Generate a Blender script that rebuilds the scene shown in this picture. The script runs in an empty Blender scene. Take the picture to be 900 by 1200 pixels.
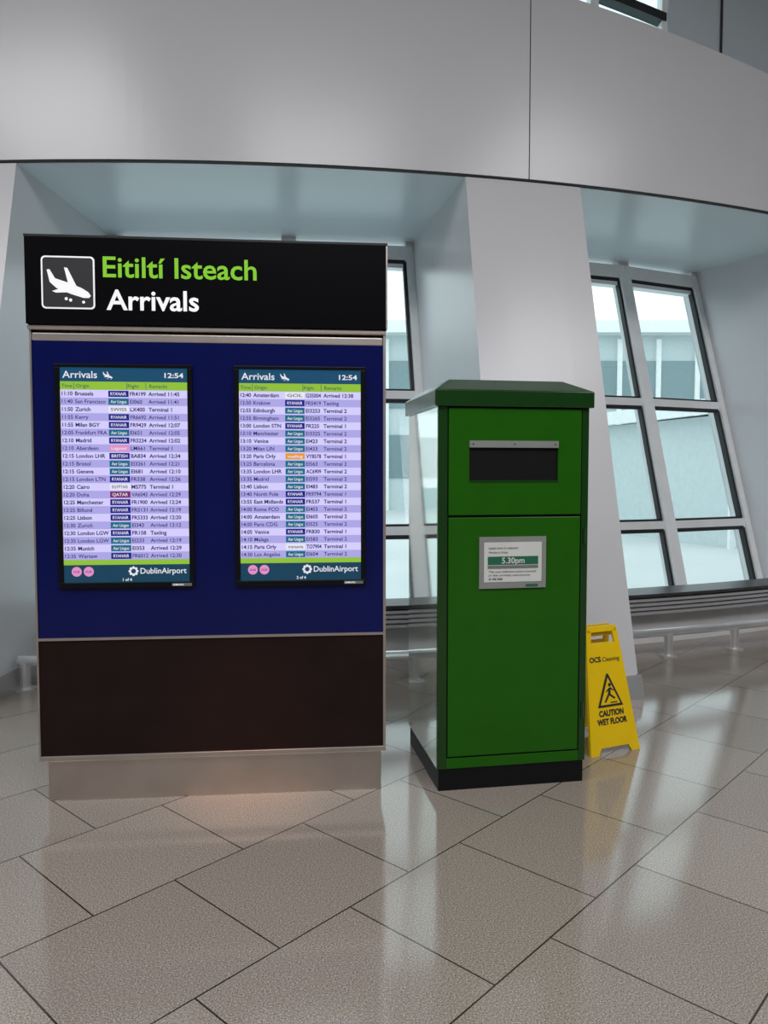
import bpy, math
from mathutils import Vector, Matrix

scene = bpy.context.scene
scene.view_settings.view_transform = 'Standard'
scene.view_settings.look = 'None'

# ------------------------------------------------------------------ helpers
def lin(c):
    c = c / 255.0
    return c / 12.92 if c <= 0.04045 else ((c + 0.055) / 1.055) ** 2.4
def S(r, g, b):
    return (lin(r), lin(g), lin(b), 1.0)

def mat(name, col, rough=0.5, metal=0.0, ior=1.5, coat=0.0, emit=None, estr=1.0, var=0.04, vscale=6.0, bump=0.0, bscale=300, spec=0.5):
    m = bpy.data.materials.new(name); m.use_nodes = True
    nt = m.node_tree; b = nt.nodes['Principled BSDF']
    b.inputs['Roughness'].default_value = rough
    b.inputs['Metallic'].default_value = metal
    b.inputs['IOR'].default_value = ior
    b.inputs['Coat Weight'].default_value = coat
    b.inputs['Coat Roughness'].default_value = 0.04
    b.inputs['Specular IOR Level'].default_value = spec
    tc = nt.nodes.new('ShaderNodeTexCoord')
    nz = nt.nodes.new('ShaderNodeTexNoise'); nz.inputs['Scale'].default_value = vscale
    nz.inputs['Detail'].default_value = 3
    nt.links.new(tc.outputs['Object'], nz.inputs['Vector'])
    rp = nt.nodes.new('ShaderNodeValToRGB')
    rp.color_ramp.elements[0].position = 0.3; rp.color_ramp.elements[1].position = 0.7
    rp.color_ramp.elements[0].color = tuple(c * (1 - var) for c in col[:3]) + (1,)
    rp.color_ramp.elements[1].color = tuple(min(1, c * (1 + var)) for c in col[:3]) + (1,)
    nt.links.new(nz.outputs['Fac'], rp.inputs['Fac'])
    nt.links.new(rp.outputs['Color'], b.inputs['Base Color'])
    if emit is not None:
        b.inputs['Emission Color'].default_value = emit
        b.inputs['Emission Strength'].default_value = estr
    if bump > 0:
        n2 = nt.nodes.new('ShaderNodeTexNoise'); n2.inputs['Scale'].default_value = bscale
        bp = nt.nodes.new('ShaderNodeBump'); bp.inputs['Strength'].default_value = bump
        bp.inputs['Distance'].default_value = 0.002
        nt.links.new(tc.outputs['Object'], n2.inputs['Vector'])
        nt.links.new(n2.outputs['Fac'], bp.inputs['Height'])
        nt.links.new(bp.outputs['Normal'], b.inputs['Normal'])
    return m

def emat(name, r, g, b, k=0.9):
    return mat(name, (0.01, 0.01, 0.01, 1), rough=0.25, emit=S(r, g, b), estr=k, var=0, spec=0.2)

M = {}
M['white_panel'] = mat('painted_panel', (0.64, 0.645, 0.67, 1), 0.26, var=0.015, vscale=1.2)
M['soffit'] = mat('soffit_panel', (0.62, 0.71, 0.76, 1), 0.26, var=0.02, vscale=1.0)
M['joint'] = mat('joint_shadow', (0.03, 0.03, 0.035, 1), 0.7)
M['ceiling'] = mat('ceiling_paint', (0.5, 0.5, 0.52, 1), 0.7)
M['backwall'] = mat('back_wall_paint', (0.24, 0.24, 0.24, 1), 0.7)
M['steel'] = mat('brushed_steel', (0.66, 0.60, 0.56, 1), 0.36, metal=1.0, var=0.08, vscale=4)
M['chrome'] = mat('satin_chrome', (0.86, 0.87, 0.88, 1), 0.3, metal=0.8)
M['skirt'] = mat('skirting_steel', (0.5, 0.5, 0.5, 1), 0.35, metal=0.5)
M['black'] = mat('header_black', (0.003, 0.003, 0.004, 1), 0.3, spec=0.1)
M['blue'] = mat('navy_panel', S(9, 18, 80), 0.16, var=0.1, vscale=2, spec=0.25)
M['brown'] = mat('lower_panel', S(34, 22, 21), 0.4, var=0.1, spec=0.15)
M['bezel'] = mat('bezel_black', (0.005, 0.005, 0.006, 1), 0.3, spec=0.2)
M['frame_dark'] = mat('dark_frame', (0.02, 0.022, 0.025, 1), 0.35)
M['win_frame'] = mat('window_frame_paint', (0.88, 0.90, 0.91, 1), 0.3)
M['gasket'] = mat('gasket_black', (0.012, 0.013, 0.015, 1), 0.5)
M['tx_green'] = mat('sign_green', S(120, 190, 30), 0.5, emit=S(120, 190, 30), estr=0.35)
M['tx_white'] = mat('sign_white', S(235, 235, 235), 0.5, emit=S(235, 235, 240), estr=0.4)
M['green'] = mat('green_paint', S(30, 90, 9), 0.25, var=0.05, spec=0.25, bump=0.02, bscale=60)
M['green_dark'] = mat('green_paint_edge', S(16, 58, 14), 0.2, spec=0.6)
M['green_side_sheen'] = mat('green_side_baked_sheen', (0.78, 0.89, 0.81, 1), 0.05, metal=0.82, coat=1.0)  # pale metallic base bakes the bright window reflection into the green side
M['plinth'] = mat('plinth_black', (0.005, 0.005, 0.006, 1), 0.5, spec=0.2)
M['paper'] = mat('paper', S(205, 208, 205), 0.6)
M['plaque'] = mat('plaque_grey', S(150, 154, 150), 0.35, metal=0.3)
M['notice_green'] = mat('notice_green', S(25, 100, 70), 0.5)
M['ink'] = mat('ink', (0.02, 0.02, 0.02, 1), 0.6)
M['grey_ink'] = mat('grey_ink', S(110, 115, 115), 0.6)
M['yellow'] = mat('yellow_plastic', S(238, 198, 8), 0.35, var=0.03)
M['heater'] = mat('heater_dark', (0.07, 0.072, 0.075, 1), 0.4)
M['heater_body'] = mat('heater_body', (0.20, 0.20, 0.21, 1), 0.4)
M['heater_slat'] = mat('heater_slat', (0.48, 0.48, 0.49, 1), 0.4, metal=0.3)
M['curb'] = mat('curb_paint', (0.75, 0.75, 0.75, 1), 0.5)
M['apron'] = mat('apron_concrete', (0.60, 0.63, 0.63, 1), 0.8, vscale=0.3)
M['ext_wall'] = mat('exterior_cladding', (0.56, 0.64, 0.65, 1), 0.6)
M['ext_glass'] = mat('exterior_glazing', (0.20, 0.29, 0.31, 1), 0.2)
M['ext_white'] = mat('exterior_white', (0.85, 0.88, 0.88, 1), 0.5)
# screen colours
M['s_head'] = emat('screen_header', 22, 78, 112)
M['s_lime'] = emat('screen_lime', 150, 200, 60)
M['s_a'] = emat('screen_row_a', 212, 205, 253, 1.0)
M['s_b'] = emat('screen_row_b', 176, 170, 234, 0.95)
M['s_w'] = emat('screen_white', 240, 240, 250)
M['s_ink'] = emat('screen_ink', 35, 28, 95)
M['s_navy'] = emat('screen_navy', 22, 24, 140)
M['s_teal'] = emat('screen_teal', 10, 110, 140)
M['s_pink'] = emat('screen_pink', 235, 150, 205)
M['s_purple'] = emat('screen_purple', 130, 30, 110)
M['s_orange'] = emat('screen_orange', 240, 160, 50)
M['s_foot'] = emat('screen_footer', 18, 66, 92)

# glass
g = bpy.data.materials.new('window_glass'); g.use_nodes = True
nt = g.node_tree; nt.nodes.clear()
o = nt.nodes.new('ShaderNodeOutputMaterial'); mx = nt.nodes.new('ShaderNodeMixShader')
tr = nt.nodes.new('ShaderNodeBsdfTransparent'); tr.inputs[0].default_value = (0.83, 0.91, 0.91, 1)
gl = nt.nodes.new('ShaderNodeBsdfGlossy'); gl.inputs['Roughness'].default_value = 0.02
mx.inputs[0].default_value = 0.08
nt.links.new(tr.outputs[0], mx.inputs[1]); nt.links.new(gl.outputs[0], mx.inputs[2]); nt.links.new(mx.outputs[0], o.inputs[0])
M['glass'] = g

# floor: diagonal terrazzo slabs, running bond
f = bpy.data.materials.new('terrazzo_slabs'); f.use_nodes = True
nt = f.node_tree; b = nt.nodes['Principled BSDF']
tc = nt.nodes.new('ShaderNodeTexCoord')
def dot(v, sub):
    d = nt.nodes.new('ShaderNodeVectorMath'); d.operation = 'DOT_PRODUCT'
    d.inputs[1].default_value = v
    nt.links.new(tc.outputs['Object'], d.inputs[0])
    s = nt.nodes.new('ShaderNodeMath'); s.operation = 'SUBTRACT'; s.inputs[1].default_value = sub
    nt.links.new(d.outputs['Value'], s.inputs[0]); return s
ang = math.radians(47.5)
dx = dot((math.cos(ang), math.sin(ang), 0), 1.82 - 0.3125)
dy = dot((-math.sin(ang), math.cos(ang), 0), 1.227)
cb = nt.nodes.new('ShaderNodeCombineXYZ')
nt.links.new(dx.outputs[0], cb.inputs[0]); nt.links.new(dy.outputs[0], cb.inputs[1])
br = nt.nodes.new('ShaderNodeTexBrick')
br.offset = 0.5; br.offset_frequency = 2; br.squash = 1.0
br.inputs['Scale'].default_value = 1.0
br.inputs['Mortar Size'].default_value = 0.0032
br.inputs['Mortar Smooth'].default_value = 0.1
br.inputs['Brick Width'].default_value = 0.625
br.inputs['Row Height'].default_value = 0.6
br.inputs['Color1'].default_value = (0.90, 0.90, 0.90, 1)
br.inputs['Color2'].default_value = (1.06, 1.06, 1.06, 1)
br.inputs['Mortar'].default_value = (0.12, 0.11, 0.10, 1)
nt.links.new(cb.outputs[0], br.inputs['Vector'])
n1 = nt.nodes.new('ShaderNodeTexNoise'); n1.inputs['Scale'].default_value = 190; n1.inputs['Detail'].default_value = 3
n1.inputs['Roughness'].default_value = 0.7
nt.links.new(tc.outputs['Object'], n1.inputs['Vector'])
r1 = nt.nodes.new('ShaderNodeValToRGB')
e = r1.color_ramp.elements
e[0].position = 0.34; e[0].color = (0.09, 0.076, 0.062, 1)
e[1].position = 0.68; e[1].color = (0.64, 0.57, 0.50, 1)
k = e.new(0.44); k.color = (0.25, 0.213, 0.18, 1)
k = e.new(0.56); k.color = (0.34, 0.293, 0.25, 1)
nt.links.new(n1.outputs['Fac'], r1.inputs['Fac'])
n2 = nt.nodes.new('ShaderNodeTexNoise'); n2.inputs['Scale'].default_value = 1.3
nt.links.new(tc.outputs['Object'], n2.inputs['Vector'])
mu = nt.nodes.new('ShaderNodeMix'); mu.data_type = 'RGBA'; mu.blend_type = 'MULTIPLY'; mu.inputs[0].default_value = 1
nt.links.new(r1.outputs[0], mu.inputs[6]); nt.links.new(br.outputs['Color'], mu.inputs[7])
nt.links.new(mu.outputs[2], b.inputs['Base Color'])
mr = nt.nodes.new('ShaderNodeMapRange'); mr.inputs[3].default_value = 0.07; mr.inputs[4].default_value = 0.15
nt.links.new(n2.outputs['Fac'], mr.inputs[0]); nt.links.new(mr.outputs[0], b.inputs['Roughness'])
bp = nt.nodes.new('ShaderNodeBump'); bp.inputs['Strength'].default_value = 0.4; bp.inputs['Distance'].default_value = 0.002; bp.invert = True
nt.links.new(br.outputs['Fac'], bp.inputs['Height']); nt.links.new(bp.outputs[0], b.inputs['Normal'])
b.inputs['IOR'].default_value = 1.75
M['floor'] = f

_tc = {}
def text_geo(s, bold=0.0):
    key = (s, bold)
    if key in _tc: return _tc[key]
    cu = bpy.data.curves.new('t', 'FONT'); cu.body = s; cu.resolution_u = 3; cu.offset = bold
    ob = bpy.data.objects.new('t', cu); scene.collection.objects.link(ob)
    bpy.context.view_layer.update()
    dg = bpy.context.evaluated_depsgraph_get()
    me = bpy.data.meshes.new_from_object(ob.evaluated_get(dg))
    vs = [(v.co.x, v.co.y) for v in me.vertices]; fs = [tuple(p.vertices) for p in me.polygons]
    bpy.data.objects.remove(ob); bpy.data.curves.remove(cu); bpy.data.meshes.remove(me)
    _tc[key] = (vs, fs); return vs, fs
hv, _ = text_geo('H')
CAP = max(v[1] for v in hv)

class B:
    def __init__(s): s.v = []; s.f = []; s.m = []; s.names = []
    def mi(s, m):
        if m not in s.names: s.names.append(m)
        return s.names.index(m)
    def add(s, vs, fs, m):
        n = len(s.v); s.v += [tuple(p) for p in vs]; i = s.mi(m)
        for fc in fs: s.f.append(tuple(n + q for q in fc)); s.m.append(i)
    def hull8(s, p, m):
        s.add(p, [(0,3,2,1),(4,5,6,7),(0,1,5,4),(1,2,6,5),(2,3,7,6),(3,0,4,7)], m)
    def box(s, x0,x1,y0,y1,z0,z1, m):
        s.hull8([(x0,y0,z0),(x1,y0,z0),(x1,y1,z0),(x0,y1,z0),(x0,y0,z1),(x1,y0,z1),(x1,y1,z1),(x0,y1,z1)], m)
    def rect(s, x0,x1,z0,z1,y,m):
        s.add([(x0,y,z0),(x1,y,z0),(x1,y,z1),(x0,y,z1)], [(0,1,2,3)], m)
    def poly(s, pts, y, m):
        s.add([(p[0], y, p[1]) for p in pts], [tuple(range(len(pts)))], m)
    def circ(s, cx, cz, r, y, m, n=20):
        s.poly([(cx+r*math.cos(2*math.pi*i/n), cz+r*math.sin(2*math.pi*i/n)) for i in range(n)], y, m)
    def prism(s, pts, y0, y1, m):
        n = len(pts)
        vs = [(p[0], y0, p[1]) for p in pts] + [(p[0], y1, p[1]) for p in pts]
        fs = [tuple(range(n)), tuple(range(2*n-1, n-1, -1))] + [(i, i+n, (i+1)%n+n, (i+1)%n) for i in range(n)]
        s.add(vs, fs, m)
    def text(s, t, x, z, cap, y, m, bold=0.0, width=None, align='L', maxw=None):
        vs, fs = text_geo(t, bold)
        if not vs: return
        x0 = min(v[0] for v in vs); x1 = max(v[0] for v in vs)
        k = cap / CAP; kx = k
        if width: kx = width / (x1 - x0)
        if maxw and (x1-x0)*kx > maxw: kx = maxw / (x1 - x0)
        w = (x1 - x0) * kx
        ox = x if align == 'L' else (x - w if align == 'R' else x - w/2)
        s.add([(ox + (v[0]-x0)*kx, y, z + v[1]*k) for v in vs], fs, m)
    def sweep(s, cross, a0, a1, n, m):
        cf = cross if callable(cross) else (lambda a: cross)
        k = len(cf(a0)); vs = []
        for i in range(n+1):
            a = a0 + (a1-a0)*i/n
            for (R, z) in cf(a): vs.append(P(a, R, z))
        fs = []
        for i in range(n):
            for j in range(k):
                j2 = (j+1) % k
                fs.append((i*k+j, i*k+j2, (i+1)*k+j2, (i+1)*k+j))
        fs.append(tuple(range(k))[::-1]); fs.append(tuple(n*k+j for j in range(k)))
        s.add(vs, fs, m)
    def beam(s, p0, p1, w, d, nrm, m):
        p0 = Vector(p0); p1 = Vector(p1); t = (p1-p0).normalized(); nrm = Vector(nrm)
        nrm = (nrm - t*nrm.dot(t)).normalized(); sd = t.cross(nrm)
        vs = []
        for p in (p0, p1):
            for (i, j) in ((-1,-1),(1,-1),(1,1),(-1,1)):
                vs.append(p + sd*(i*w/2) + nrm*(j*d/2))
        s.hull8(vs, m)
    def tube(s, pts, r, m, n=12):
        pts = [Vector(p) for p in pts]; vs = []
        for i, p in enumerate(pts):
            t = (pts[min(i+1, len(pts)-1)] - pts[max(i-1, 0)]).normalized()
            up = Vector((0,0,1)) if abs(t.z) < 0.9 else Vector((0,1,0))
            a = t.cross(up).normalized(); b2 = a.cross(t)
            for j in range(n):
                q = 2*math.pi*j/n
                vs.append(p + a*(r*math.cos(q)) + b2*(r*math.sin(q)))
        fs = []
        for i in range(len(pts)-1):
            for j in range(n):
                j2 = (j+1) % n
                fs.append((i*n+j, i*n+j2, (i+1)*n+j2, (i+1)*n+j))
        fs.append(tuple(range(n))[::-1]); fs.append(tuple((len(pts)-1)*n+j for j in range(n)))
        s.add(vs, fs, m)
    def obj(s, name, parent=None, loc=(0,0,0), rz=0, bevel=0, fix=True):
        me = bpy.data.meshes.new(name); me.from_pydata(s.v, [], s.f)
        for nme in s.names: me.materials.append(M[nme])
        for p, i in zip(me.polygons, s.m): p.material_index = i
        me.validate()
        if fix:
            import bmesh
            bm = bmesh.new(); bm.from_mesh(me); bmesh.ops.recalc_face_normals(bm, faces=bm.faces); bm.to_mesh(me); bm.free()
        ob = bpy.data.objects.new(name, me); scene.collection.objects.link(ob)
        if parent: ob.parent = parent
        else: ob.location = loc; ob.rotation_euler = (0, 0, rz)
        if bevel:
            md = ob.modifiers.new('bevel', 'BEVEL'); md.width = bevel; md.segments = 2; md.limit_method = 'ANGLE'
        return ob

def empty(name, loc, rz):
    e = bpy.data.objects.new(name, None); e.location = loc; e.rotation_euler = (0,0,rz)
    e.empty_display_size = 0.1
    scene.collection.objects.link(e); return e

CX, CY = -2.0, 18.5
def P(a, R, z):
    a = math.radians(a); return (CX + R*math.sin(a), CY - R*math.cos(a), z)

H = 3.64          # soffit height
RF = 13.12        # fascia radius
def FT(a): return min(5.45, max(4.45, 4.97 - 0.030*(a-15)))   # fascia top (falls towards the right)
def Rc(z): return 13.98 - 0.242*z     # column face
def Rw(z): return 12.42 - 0.28*z      # glazing plane

# ------------------------------------------------------------------ room shell
fl = B()
pts = [P(a, 12.3, 0) for a in range(-52, 63, 2)]
pts = [(-13, -8.5, 0), (15, -8.5, 0), (15, pts[-1][1], 0)] + pts[::-1] + [(-13, pts[0][1], 0)]
fl.add(pts, [tuple(range(len(pts)))], 'floor'); fl.obj('floor', fix=False)
c = B()
pts2 = [P(a, 12.5, 6.3) for a in range(-52, 63, 2)]
pts2 = [(-13, -8.5, 6.3), (15, -8.5, 6.3), (15, pts2[-1][1], 6.3)] + pts2[::-1] + [(-13, pts2[0][1], 6.3)]
c.add(pts2, [tuple(range(len(pts2)))], 'ceiling'); c.obj('ceiling', fix=False)
w = B(); w.box(-13.2, 15.2, -8.7, -8.5, 0, 6.3, 'backwall'); w.obj('wall_back')
w = B(); w.box(-13.2, -13, -8.5, 10.6, 0, 6.3, 'backwall'); w.obj('wall_left')
w = B(); w.box(15, 15.2, -8.5, 12.6, 0, 6.3, 'backwall'); w.obj('wall_right')

# fascia bulkhead (curved)
w = B()
JA = 13.5; pitch = 17.69
joints = [JA + pitch*k for k in (-3, -2, -1, 0, 1, 2)]
ed = [-52] + joints + [60]
for i in range(len(ed)-1):
    a0 = ed[i] + 0.02; a1 = ed[i+1] - 0.02
    w.sweep(lambda a: [(RF, H), (RF, FT(a)), (RF-0.22, FT(a)), (RF-0.22, H)], a0, a1, 2*max(4, int(a1-a0)), 'white_panel')
w.sweep(lambda a: [(RF-0.01, H-0.010), (RF-0.01, FT(a)-0.02), (RF-0.2, FT(a)-0.02), (RF-0.2, H-0.010)], -52, 60, 224, 'joint')
w.obj('wall_fascia')
w = B()
w.sweep([(RF-0.03, H-0.014), (RF-0.03, H+0.05), (11.1, H+0.05), (11.1, H-0.014)], -52, 60, 112, 'soffit')
w.obj('ceiling_soffit')
# upper clerestory level
w = B()
UA = 20.4
w.sweep([(12.62, 4.40), (12.62, 6.3), (12.5, 6.3), (12.5, 4.40)], UA, 60, 40, 'soffit')
w.sweep(lambda a: [(RF-0.22, FT(a)-0.06), (RF-0.22, FT(a)-0.02), (12.4, FT(a)-0.02), (12.4, FT(a)-0.06)], -52, 60, 100, 'white_panel')
w.sweep([(12.64, 4.45), (12.64, 6.3), (12.63, 6.3), (12.63, 4.45)], 22.9, 22.98, 1, 'joint')
w.obj('wall_upper')
w = B()
for k in range(13):
    a = UA - 3.2*k
    w.beam(P(a, 12.55, FT(a)-0.05), P(a, 12.55, 6.3), 0.07, 0.1, P(a, 1, 0), 'win_frame')
for dz_, mm in ((0.10, 'win_frame'), (0.30, 'win_frame'), (0.52, 'frame_dark')):
    w.sweep(lambda a: [(12.6, FT(a)+dz_-0.035), (12.6, FT(a)+dz_+0.035), (12.5, FT(a)+dz_+0.035), (12.5, FT(a)+dz_-0.035)], -20, UA, 40, mm)
w.sweep([(12.6, 6.22), (12.6, 6.3), (12.5, 6.3), (12.5, 6.22)], -52, UA, 70, 'win_frame')
w.sweep(lambda a: [(12.53, FT(a)-0.03), (12.53, 6.3), (12.52, 6.3), (12.52, FT(a)-0.03)], -52, UA, 70, 'glass')
w.obj('window_1')

# columns
cols = [(-23.98, -20.03), (-6.29, -2.34), (11.4, 15.35), (27.7, 32.6), (46.8, 50.7)]
for i, (a0, a1) in enumerate(cols):
    w = B()
    w.sweep([(Rc(0), 0), (Rc(H), H-0.014), (Rw(H)-0.15, H-0.014), (Rw(0)-0.15, 0)], a0, a1, 4, 'white_panel')
    w.sweep([(Rc(0)+0.02, 0), (Rc(0)-0.02, 0.15), (Rc(0)-0.12, 0.15), (Rc(0)-0.12, 0)], a0-0.08, a1+0.08, 4, 'skirt')
    for aa in (a0, a1):
        w.sweep([(Rc(0), 0), (Rc(0)-0.03, 0.15), (Rw(0)+0.05, 0.15), (Rw(0)+0.05, 0)], aa-0.09, aa+0.09, 1, 'skirt')
    ob = w.obj('structural_column')

# glazing bays
bays = [(-20.03, -6.29), (-2.34, 11.4), (15.35, 27.7), (32.6, 46.8)]
wn = 2
levels = [0.0, 0.99, 2.17, 3.48]
for bi, (a0, a1) in enumerate(bays):
    w = B(); am = (a0+a1)/2 + 1.15
    edges = [a0+0.10, am, a1-0.10]
    for a in edges:
        p0 = P(a, Rw(0), 0); p1 = P(a, Rw(H-0.02), H-0.02)
        nr = Vector(P(a, 14, 0)) - Vector(P(a, 12, 0))
        w.beam(p0, p1, 0.13 if a == am else 0.10, 0.14, nr, 'win_frame')
    for i in range(2):
        b0, b1 = edges[i], edges[i+1]
        for z in levels[1:] :
            nr = Vector(P((b0+b1)/2, 14, 0)) - Vector(P((b0+b1)/2, 12, 0))
            w.beam(P(b0, Rw(z), z), P(b1, Rw(z), z), 0.09 if z < 3 else 0.20, 0.12, nr, 'win_frame')
        for j in range(3):
            z0 = levels[j] + 0.045; z1 = levels[j+1] - 0.045
            c0 = b0 + (0.26 if i == 0 else 0.33); c1 = b1 - (0.33 if i == 0 else 0.30)
            w.add([P(c0, Rw(z0), z0), P(c1, Rw(z0), z0), P(c1, Rw(z1), z1), P(c0, Rw(z1), z1)], [(0,1,2,3)], 'glass')
            nr = Vector(P((c0+c1)/2, 14, 0)) - Vector(P((c0+c1)/2, 12, 0))
            off = nr.normalized()*0.02
            q = [Vector(P(c0, Rw(z0), z0))+off, Vector(P(c1, Rw(z0), z0))+off, Vector(P(c1, Rw(z1), z1))+off, Vector(P(c0, Rw(z1), z1))+off]
            for t in range(4):
                w.beam(q[t], q[(t+1) % 4], 0.036, 0.05, nr, 'gasket')
    w.obj('window_%d' % wn); wn += 1
    # heater casing with louvres
    h = B()
    h.sweep([(12.76, 0.435), (12.78, 0.465), (12.50, 0.475), (12.50, 0.435)], a0+0.15, a1-0.15, 14, 'heater')
    h.sweep([(12.70, 0.28), (12.70, 0.435), (12.53, 0.435), (12.53, 0.28)], a0+0.15, a1-0.15, 14, 'heater_body')
    for q in range(4):
        z = 0.285 + q*0.037
        h.sweep([(12.75, z), (12.75, z+0.022), (12.70, z+0.028), (12.70, z+0.006)], a0+0.15, a1-0.15, 14, 'heater_slat')
    h.sweep([(12.60, 0.0), (12.60, 0.285), (12.54, 0.285), (12.54, 0.0)], a0+0.15, a1-0.15, 14, 'curb')
    h.obj('perimeter_heater')
    # guard rail
    r = B()
    n = 16; RR = 13.28 if bi == 1 else 13.05
    r.tube([P(a0+0.12+(a1-a0-0.24)*i/n, RR, 0.20) for i in range(n+1)], 0.034, 'chrome')
    aa = a0 + (0.30 if bi == 1 else 0.9)
    while aa < a1:
        x, y, z = P(aa, RR, 0)
        r.tube([(x, y, 0), (x, y, 0.012)], 0.075, 'chrome', 16)
        r.tube([(x, y, 0.012), (x, y, 0.19)], 0.036, 'chrome')
        aa += 3.05
    r.obj('guard_rail')

# ------------------------------------------------------------------ exterior
w = B(); w.box(-60, 80, 7.5, 120, -0.6, -0.5, 'apron'); 
gx = w.obj('ground_apron')
w = B()
w.box(-50, 70, 40, 50, -0.5, 8.5, 'ext_wall')
for i in range(60):
    x = -50 + 2*i
    w.box(x, x+0.25, 39.8, 40, -0.5, 8.3, 'ext_white')
w.box(-50, 70, 39.9, 40, 1.2, 3.4, 'ext_glass'); w.box(-50, 70, 39.9, 40, 4.8, 7.2, 'ext_glass')
w.box(-51, 71, 39, 51, 8.5, 9.1, 'ext_white')
w.obj('terminal_building')
w = B()
w.hull8([(9, 20, -0.5), (30, 26, -0.5), (28, 33, -0.5), (7, 27, -0.5), (9, 20, 3.0), (30, 26, 5.6), (28, 33, 5.6), (7, 27, 3.0)], 'ext_wall')
w.hull8([(9, 19.95, 0.6), (30, 25.95, 1.2), (30, 26.1, 1.2), (9, 20.1, 0.6), (9, 19.95, 2.2), (30, 25.95, 4.0), (30, 26.1, 4.0), (9, 20.1, 2.2)], 'ext_glass')
for i in range(11):
    t = i/10.0
    x = 9+21*t; y = 20+6*t
    w.box(x-0.08, x+0.08, y-0.25, y-0.1, -0.5, 3.0+2.6*t, 'ext_white')
w.hull8([(8.5, 19.4, 3.0), (30.5, 25.6, 5.6), (28, 33.6, 5.6), (6.5, 27.4, 3.0), (8.5, 19.4, 3.4), (30.5, 25.6, 6.0), (28, 33.6, 6.0), (6.5, 27.4, 3.4)], 'ext_white')
w.obj('boarding_pier')

# ------------------------------------------------------------------ arrivals board
BR = math.radians(5.3)
bd = empty('arrivals_information_board', (-1.555, 3.40, 0), BR)
W = 1.57
b = B(); b.box(0.03, W-0.02, 0.025, 0.33, 0, 0.19, 'steel'); b.obj('plinth', bd, bevel=0.003)
b = B(); b.box(0, W, 0, 0.35, 0.19, 0.215, 'steel'); b.obj('lower_lip', bd, bevel=0.003)
b = B()
b.box(0.008, W-0.012, 0.006, 0.34, 0.215, 0.742, 'brown'); b.obj('lower_panel', bd)
b = B()
b.box(0.0, 0.008, 0, 0.35, 0.215, 2.145, 'steel'); b.box(W-0.012, W, 0, 0.35, 0.215, 2.145, 'steel')
b.box(0.008, W-0.012, 0, 0.34, 0.742, 0.754, 'steel')
b.obj('steel_trim', bd)
b = B(); b.box(0.008, W-0.012, 0.006, 0.34, 0.754, 2.075, 'blue'); b.obj('display_panel', bd)
b = B()
b.box(0.008, W-0.012, 0.03, 0.34, 2.075, 2.145, 'bezel')
b.box(0.008, W-0.012, 0.005, 0.05, 2.075, 2.112, 'steel')
b.box(-0.006, W, -0.01, 0.05, 2.122, 2.145, 'steel')
b.obj('steel_ledge', bd, bevel=0.006)
b = B(); b.box(-0.006, W+0.004, -0.02, 0.36, 2.145, 2.525, 'black')
b.box(-0.008, W+0.006, -0.022, 0.362, 2.518, 2.53, 'frame_dark'); b.box(W-0.002, W+0.006, -0.0215, 0.36, 2.145, 2.517, 'steel')
b.obj('header_panel', bd, bevel=0.002)
yh = -0.022
b = B()
def rrect(x0, x1, z0, z1, r, n=5):
    pts = []
    for (cx, cz, s0) in ((x1-r, z1-r, 0), (x0+r, z1-r, 90), (x0+r, z0+r, 180), (x1-r, z0+r, 270)):
        for i in range(n+1):
            q = math.radians(s0 + 90*i/n); pts.append((cx+r*math.cos(q), cz+r*math.sin(q)))
    return pts
ix0, ix1, iz0, iz1 = 0.064, 0.290, 2.210, 2.437
M['icon_grey'] = mat('icon_grey', S(50, 50, 54), 0.4)
b.poly(rrect(ix0, ix1, iz0, iz1, 0.018), yh, 'tx_white')
b.poly(rrect(ix0+0.007, ix1-0.007, iz0+0.007, iz1-0.007, 0.013), yh-0.0015, 'icon_grey')
def plane_icon(bb, x, z, s, y, m):
    T = lambda L: [(x+p[0]*s, z+p[1]*s) for p in L]
    bb.poly(T([(.11,.73),(.16,.74),(.26,.57),(.45,.51),(.74,.40),(.87,.32),(.92,.25),(.88,.21),(.78,.21),(.55,.28),(.28,.39),(.16,.50)]), y, m)
    bb.poly(T([(.43,.78),(.49,.77),(.66,.42),(.50,.48)]), y-0.0004, m)
    bb.poly(T([(.20,.33),(.27,.30),(.52,.31),(.62,.36),(.40,.40)]), y-0.0004, m)
    bb.circ(x+.46*s, z+.19*s, .03*s, y, m, 12); bb.circ(x+.54*s, z+.165*s, .03*s, y, m, 12); bb.circ(x+.78*s, z+.13*s, .028*s, y, m, 12)
plane_icon(b, ix0, iz0, 0.228, yh-0.003, 'tx_white')
b.text('Eitiltí Isteach', 0.325, 2.352, 0.086, yh, 'tx_green', bold=0.014, width=0.665)
b.text('Arrivals', 0.338, 2.211, 0.084, yh, 'tx_white', bold=0.018, width=0.398)
b.obj('header_lettering', bd, fix=False)

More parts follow.
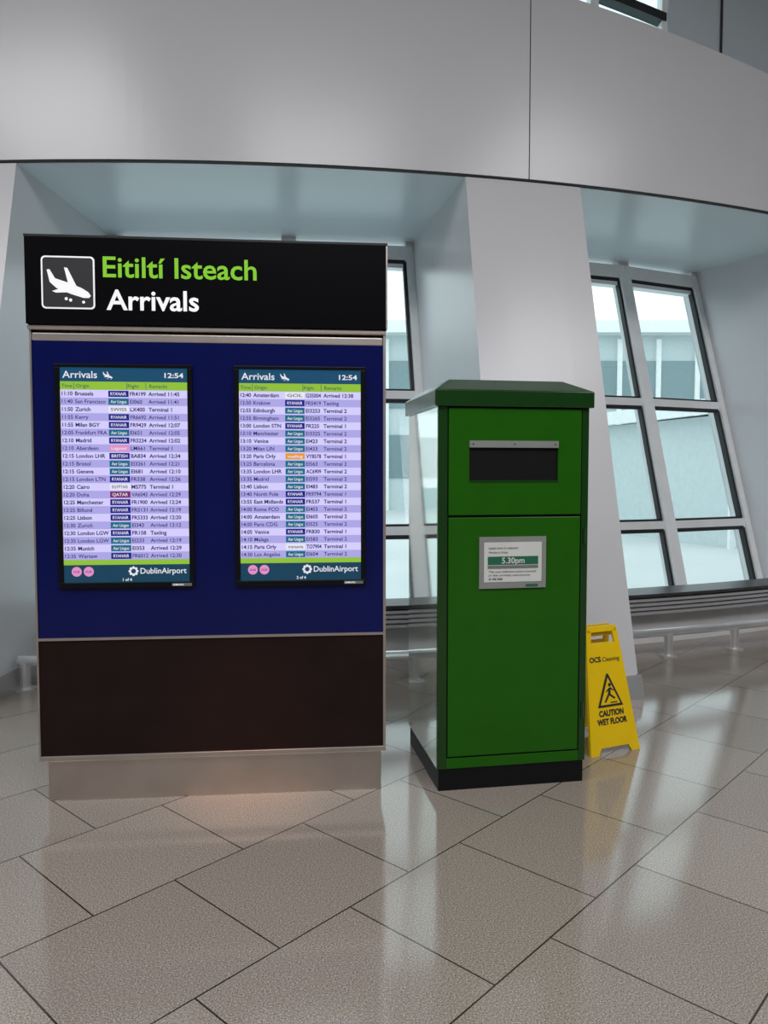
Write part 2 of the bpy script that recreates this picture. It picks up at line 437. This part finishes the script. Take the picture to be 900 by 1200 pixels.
left = """11:10|Brussels|FR4199|Arrived 11:45
11:40|San Francisco|EI060|Arrived 11:41
11:50|Zurich|LX400|Terminal 1
11:55|Kerry|FR6692|Arrived 11:51
11:55|Milan BGY|FR9429|Arrived 12:07
12:05|Frankfurt FRA|EI651|Arrived 12:05
12:10|Madrid|FR5234|Arrived 12:02
12:10|Aberdeen|LM661|Terminal 1
12:15|London LHR|BA834|Arrived 12:34
12:15|Bristol|EI3261|Arrived 12:21
12:15|Geneva|EI681|Arrived 12:10
12:15|London LTN|FR338|Arrived 12:26
12:20|Cairo|MS775|Terminal 1
12:20|Doha|VA6043|Arrived 12:29
12:25|Manchester|FR1900|Arrived 12:24
12:25|Billund|FR5131|Arrived 12:19
12:25|Lisbon|FR5333|Arrived 12:20
12:30|Zurich|EI343|Arrived 12:12
12:30|London LGW|FR158|Taxiing
12:35|London LGW|EI233|Arrived 12:19
12:35|Munich|EI353|Arrived 12:29
12:35|Warsaw|FR6012|Arrived 12:30""".split('\n')
right = """12:40|Amsterdam|G35004|Arrived 12:38
12:50|Krakow|FR5419|Taxiing
12:55|Edinburgh|EI3253|Terminal 2
12:55|Birmingham|EI3265|Terminal 2
13:00|London STN|FR225|Terminal 1
13:10|Manchester|EI3325|Terminal 2
13:10|Venice|EI423|Terminal 2
13:20|Milan LIN|EI433|Terminal 2
13:20|Paris Orly|VY8578|Terminal 1
13:25|Barcelona|EI563|Terminal 2
13:35|London LHR|AC6909|Terminal 2
13:35|Madrid|EI593|Terminal 2
13:40|Lisbon|EI483|Terminal 2
13:40|North Pole|FR9794|Terminal 1
13:55|East Midlands|FR537|Terminal 1
14:00|Rome FCO|EI403|Terminal 2
14:00|Amsterdam|EI605|Terminal 2
14:00|Paris CDG|EI525|Terminal 2
14:05|Venice|FR830|Terminal 1
14:10|Malaga|EI583|Terminal 2
14:15|Paris Orly|TO7904|Terminal 1
14:30|Los Angeles|EI604|Terminal 2""".split('\n')

def screen(idx, x0, x1, rows, page):
    z0, z1 = 0.982, 1.975
    b = B()
    t = 0.022
    b.box(x0, x1, -0.012, 0.004, z0, z0+t, 'bezel'); b.box(x0, x1, -0.012, 0.004, z1-t*0.7, z1, 'bezel')
    b.box(x0, x0+t, -0.012, 0.004, z0+t, z1-t*0.7, 'bezel'); b.box(x1-t, x1, -0.012, 0.004, z0+t, z1-t*0.7, 'bezel')
    b.box(x0+t, x1-t, -0.002, 0.004, z0+t, z1-t*0.7, 'bezel')
    b.obj('screen_bezel_%d' % idx, bd, bevel=0.002)
    b = B()
    y = -0.004; yt = -0.0058
    a0, a1 = x0+t, x1-t; c1 = z1-t*0.7; c0 = z0+t
    w = a1-a0; h = c1-c0
    Z = lambda fr: c1 - fr*h
    X = lambda fr: a0 + fr*w
    b.rect(a0, a1, Z(.064), c1, y, 's_head')
    b.rect(a0, a1, Z(.102), Z(.064), y, 's_lime')
    rt, rb = .102, .893
    n = len(rows); rh = (rb-rt)/n
    for i, L in enumerate(rows):
        tm, og, fl_, rm = L.split('|')
        f0 = rt+i*rh; f1 = f0+rh
        b.rect(a0, a1, Z(f1), Z(f0), y, 's_a' if i % 2 == 0 else 's_b')
        zb = Z(f1 - rh*0.26); cap = rh*h*0.48
        bo = 0.026 if i % 2 == 0 else 0.012
        b.text(tm, X(.012), zb, cap, yt, 's_ink', bo, width=w*0.085)
        b.text(og, X(.115), zb, cap, yt, 's_ink', bo, maxw=w*0.245)
        code = fl_[:2]
        lc, lt = {'FR': ('s_navy', 'RYANAIR'), 'EI': ('s_teal', 'Aer Lingus'), 'LX': ('s_w', 'SWISS'), 'LM': ('s_pink', 'Loganair'),
              'BA': ('s_navy', 'BRITISH'), 'MS': ('s_w', 'EGYPTAIR'), 'VA': ('s_purple', 'QATAR'), 'G3': ('s_w', 'GOL'),
              'VY': ('s_orange', 'vueling'), 'AC': ('s_teal', 'Aer Lingus'), 'TO': ('s_w', 'transavia')}[code]
        b.rect(X(.375), X(.535), Z(f1-rh*.1), Z(f0+rh*.1), yt, lc)
        b.text(lt, X(.455), zb+cap*0.1, cap*0.8, yt-0.0012, 's_ink' if lc == 's_w' else 's_w', 0.01, width=w*0.125, align='C')
        b.text(fl_, X(.545), zb, cap, yt, 's_ink', bo, maxw=w*0.125)
        b.text(rm, X(.69), zb, cap, yt, 's_ink', bo, maxw=w*0.25)
    for (tx, fx) in (('Time', .012), ('Origin', .125), ('Flight', .53), ('Remarks', .70)):
        b.text(tx, X(fx), Z(.092), h*0.016, yt, 's_ink', 0.0, maxw=w*0.17)
    for fx in (.105, .52, .67):
        b.rect(X(fx), X(fx)+0.002, Z(.102), Z(.068), yt, 's_head')
    b.text('Arrivals', X(.02), Z(.048), h*0.031, yt, 's_w', 0.01, width=w*0.27)
    plane_icon(b, X(.325), Z(.060), 0.052, yt, 's_w')
    b.text('12:54', X(.97), Z(.044), h*0.022, yt, 's_w', 0.02, align='R', width=w*0.15)
    b.rect(a0, a1, Z(.917), Z(.893), y, 's_lime')
    b.rect(a0, a1, c0, Z(.917), y, 's_foot')
    b.circ(X(.10), Z(.948), 0.022, yt, 's_pink'); b.circ(X(.195), Z(.948), 0.022, yt, 's_pink')
    for fx in (.10, .195): b.text('DUB', X(fx), Z(.953), 0.009, yt-0.0012, 's_navy', 0.01, align='C')
    for q in range(8):
        an = q*math.pi/4; b.circ(X(.55)+0.016*math.cos(an), Z(.948)+0.016*math.sin(an), 0.0065, yt, 's_w', 8)
    b.text('DublinAirport', X(.975), Z(.960), h*0.026, yt, 's_w', 0.01, align='R', width=w*0.37)
    b.text(page, X(.5), Z(.994), h*0.013, yt, 's_w', 0.02, align='C')
    b.obj('screen_display_%d' % idx, bd, fix=False)
    b = B(); b.rect(x1-0.10, x1-0.012, z0+0.003, z0+0.016, -0.0135, 'grey_ink')
    b.text('SAMSUNG', x1-0.095, z0+0.006, 0.007, -0.0148, 'tx_white', 0.02)
    b.obj('screen_label_%d' % idx, bd, fix=False)
screen(1, 0.106, 0.700, left, '1 of 4')
screen(2, 0.884, 1.476, right, '2 of 4')

# ------------------------------------------------------------------ green drop-off cabinet
gb = empty('drop_off_collection_box', (0.248, 3.530, 0), math.radians(9.8))
Wd, D = 0.735, 0.66
b = B(); b.box(0.008, Wd-0.008, 0.006, D-0.01, 0, 0.105, 'plinth'); b.obj('plinth', gb)
b = B()
b.box(0, Wd, 0.012, D, 0.105, 1.80, 'green_side_sheen')
b.obj('carcass', gb, bevel=0.002)
b = B()
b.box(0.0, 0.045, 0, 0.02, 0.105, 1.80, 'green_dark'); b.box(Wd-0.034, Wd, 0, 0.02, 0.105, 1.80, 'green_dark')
b.box(0.045, Wd-0.034, 0, 0.02, 0.105, 0.155, 'green')
b.box(0.045, Wd-0.034, 0.008, 0.02, 0.155, 1.80, 'plinth')
b.obj('front_frame', gb, bevel=0.002)
b = B(); b.box(0.05, Wd-0.04, -0.004, 0.012, 0.163, 1.288, 'green'); b.obj('lower_door', gb, bevel=0.003)
b = B()
sx0, sx1, sz0, sz1 = 0.147, 0.580, 1.455, 1.640
u0, u1, v0, v1 = 0.05, Wd-0.04, 1.30, 1.792
b.box(u0, sx0, -0.004, 0.008, v0, v1, 'green'); b.box(sx1, u1, -0.004, 0.008, v0, v1, 'green')
b.box(sx0, sx1, -0.004, 0.008, v0, sz0, 'green'); b.box(sx0, sx1, -0.004, 0.008, sz1, v1, 'green')
b.obj('upper_panel', gb)
b = B()
b.box(sx0, sx1, 0.004, 0.0085, sz0, sz1, 'plinth')
b.box(sx0, sx1, -0.010, -0.004, sz1-0.028, sz1+0.004, 'plaque')
for q in (0.04, 0.5, 0.96):
    b.circ(sx0+(sx1-sx0)*q, sz1-0.012, 0.004, -0.0115, 'ink', 10)
b.box(sx0, sx1, -0.006, 0.004, sz0-0.004, sz0+0.006, 'green_dark')
b.obj('posting_slot', gb)
b = B()
for zz in (0.32, 1.16):
    b.tube([(Wd-0.018, -0.003, zz), (Wd-0.018, -0.003, zz+0.07)], 0.007, 'green_dark')
b.obj('hinges', gb)
b = B()
e0 = 0.018
x0, x1, y0, y1 = -e0, Wd+e0, -e0, D+e0
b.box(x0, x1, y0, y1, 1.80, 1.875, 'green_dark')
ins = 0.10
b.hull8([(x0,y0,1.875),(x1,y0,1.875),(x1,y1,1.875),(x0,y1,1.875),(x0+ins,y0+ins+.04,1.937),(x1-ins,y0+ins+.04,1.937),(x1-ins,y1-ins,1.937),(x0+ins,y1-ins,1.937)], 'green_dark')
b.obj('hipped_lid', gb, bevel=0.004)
b = B()
n0, n1, m0, m1 = 0.196, 0.522, 0.955, 1.197
b.box(n0, n1, -0.012, -0.004, m0, m1, 'plaque')
b.rect(n0+0.022, n1-0.022, m0+0.03, m1-0.025, -0.0135, 'paper')
b.rect(n0+0.04, n1-0.04, m0+0.112, m0+0.150, -0.015, 'notice_green')
b.text('5.30pm', (n0+n1)/2, m0+0.118, 0.026, -0.0165, 'paper', 0.02, align='C')
b.text('Latest time of collection', n0+0.045, m0+0.185, 0.010, -0.015, 'ink')
b.text('Monday to Friday', n0+0.045, m0+0.165, 0.009, -0.015, 'ink')
b.rect(n0+0.04, n1-0.04, m0+0.094, m0+0.108, -0.015, 'grey_ink')
b.text('The next collection point is located', n0+0.045, m0+0.075, 0.009, -0.015, 'ink', 0, width=0.23)
b.text('in the arrivals concourse', n0+0.045, m0+0.058, 0.009, -0.015, 'ink', 0, width=0.20)
b.text('01 705 7600', n0+0.045, m0+0.040, 0.009, -0.015, 'ink', 0.02)
b.rect(n1-0.10, n1-0.04, m0+0.006, m0+0.018, -0.0135, 'notice_green')
b.obj('collection_notice', gb, fix=False)

# ------------------------------------------------------------------ wet floor sign
b = B()
HH = 0.66
def lean_map(bb, start, y_of):
    for i in range(start, len(bb.v)):
        x, y, z = bb.v[i]; bb.v[i] = (x, y + y_of(z), z)
front = lambda z: 0.135*z/HH
back = lambda z: 0.33 - 0.15*z/HH
def hw(z): return 0.165 - 0.062*z/HH
for fn, th in ((front, 0), (back, 0)):
    st = len(b.v)
    zt = 0.57
    b.prism([(-hw(0), 0), (-hw(0)+0.055, 0), (-hw(0)+0.075, 0.035), (hw(0)-0.075, 0.035), (hw(0)-0.055, 0), (hw(0), 0), (hw(zt), zt), (-hw(zt), zt)], -0.009, 0.009, 'yellow')
    b.prism([(-hw(zt), zt-0.002), (-hw(zt)+0.03, zt-0.002), (-hw(HH)+0.032, HH-0.028), (-hw(HH), HH-0.01)], -0.008, 0.008, 'yellow')
    b.prism([(hw(zt), zt-0.002), (hw(HH), HH-0.01), (hw(HH)-0.032, HH-0.028), (hw(zt)-0.03, zt-0.002)], -0.008, 0.008, 'yellow')
    b.prism([(-hw(HH), HH-0.03), (hw(HH), HH-0.03), (hw(HH)-0.008, HH), (-hw(HH)+0.008, HH)], -0.008, 0.008, 'yellow')
    lean_map(b, st, fn)
b.tube([(-0.10, 0.157, 0.61), (0.10, 0.157, 0.61)], 0.011, 'yellow')
yy = -0.0115
st = len(b.v)
b.text('OCS', -0.105, 0.475, 0.026, yy, 'ink', 0.03, width=0.075)
b.text('Cleaning', -0.02, 0.475, 0.022, yy, 'ink', 0.0, width=0.115)
b.poly([(-0.085, 0.24), (0.085, 0.24), (0.006, 0.41), (-0.006, 0.41)], yy, 'ink')
b.poly([(-0.066, 0.252), (0.066, 0.252), (0.0, 0.39)], yy-0.0012, 'yellow')
yq = yy-0.0024
b.circ(0.006, 0.352, 0.010, yq, 'ink', 12)
b.poly([(-0.002, 0.338), (0.012, 0.336), (0.006, 0.30), (-0.014, 0.297)], yq, 'ink')
b.poly([(-0.014, 0.305), (0.006, 0.305), (0.036, 0.284), (0.030, 0.276)], yq, 'ink')
b.poly([(-0.014, 0.303), (-0.004, 0.295), (-0.030, 0.262), (-0.040, 0.266)], yq, 'ink')
b.poly([(0.004, 0.334), (0.028, 0.318), (0.031, 0.323), (0.010, 0.340)], yq, 'ink')
b.poly([(-0.002, 0.336), (-0.024, 0.320), (-0.021, 0.315), (0.0, 0.328)], yq, 'ink')
b.rect(0.0, 0.045, 0.258, 0.264, yq, 'ink')
b.text('CAUTION', 0, 0.195, 0.028, yy, 'ink', 0.04, width=0.165, align='C')
b.text('WET FLOOR', 0, 0.152, 0.028, yy, 'ink', 0.04, width=0.20, align='C')
lean_map(b, st, front)
b.obj('wet_floor_sign', loc=(1.235, 4.035, 0), rz=math.radians(24), fix=False)

# ------------------------------------------------------------------ lights
wd = bpy.data.worlds.new('overcast'); scene.world = wd; wd.use_nodes = True
bg = wd.node_tree.nodes['Background']
bg.inputs[0].default_value = (0.86, 0.96, 0.99, 1); bg.inputs[1].default_value = 1.85

def area(name, loc, sx, sy, power, col, rot=(0,0,0)):
    l = bpy.data.lights.new(name, 'AREA'); l.shape = 'RECTANGLE'; l.size = sx; l.size_y = sy
    l.energy = power; l.color = col
    ob = bpy.data.objects.new(name, l); ob.location = loc; ob.rotation_euler = rot
    scene.collection.objects.link(ob); return ob
area('ceiling_fill_light', (-4.5, 0, 6.2), 3, 4, 275, (0.98, 0.98, 1))  # unseen area lights, added to set the interior brightness
area('ceiling_fill_light', (0.5, -1.5, 6.2), 3, 4, 275, (0.98, 0.98, 1))
area('ceiling_fill_light', (5.5, 0, 6.2), 3, 4, 275, (0.98, 0.98, 1))
l = bpy.data.lights.new('warm_downlight', 'SPOT'); l.energy = 900; l.color = (1, 0.5, 0.27)
l.spot_size = math.radians(6.5); l.spot_blend = 1.0; l.shadow_soft_size = 0.1
ob = bpy.data.objects.new('warm_downlight', l); ob.location = (-0.6, -1.6, 6.1)
d = Vector((-0.64, 3.5, 0.16)) - ob.location
ob.rotation_euler = d.to_track_quat('-Z', 'Y').to_euler(); scene.collection.objects.link(ob)

# ------------------------------------------------------------------ camera
cam = bpy.data.cameras.new('camera'); cam.sensor_fit = 'VERTICAL'; cam.sensor_height = 24; cam.lens = 18
co = bpy.data.objects.new('camera', cam); co.location = (0, 0, 1.5); co.rotation_euler = (math.radians(87), 0, 0)
scene.collection.objects.link(co); scene.camera = co
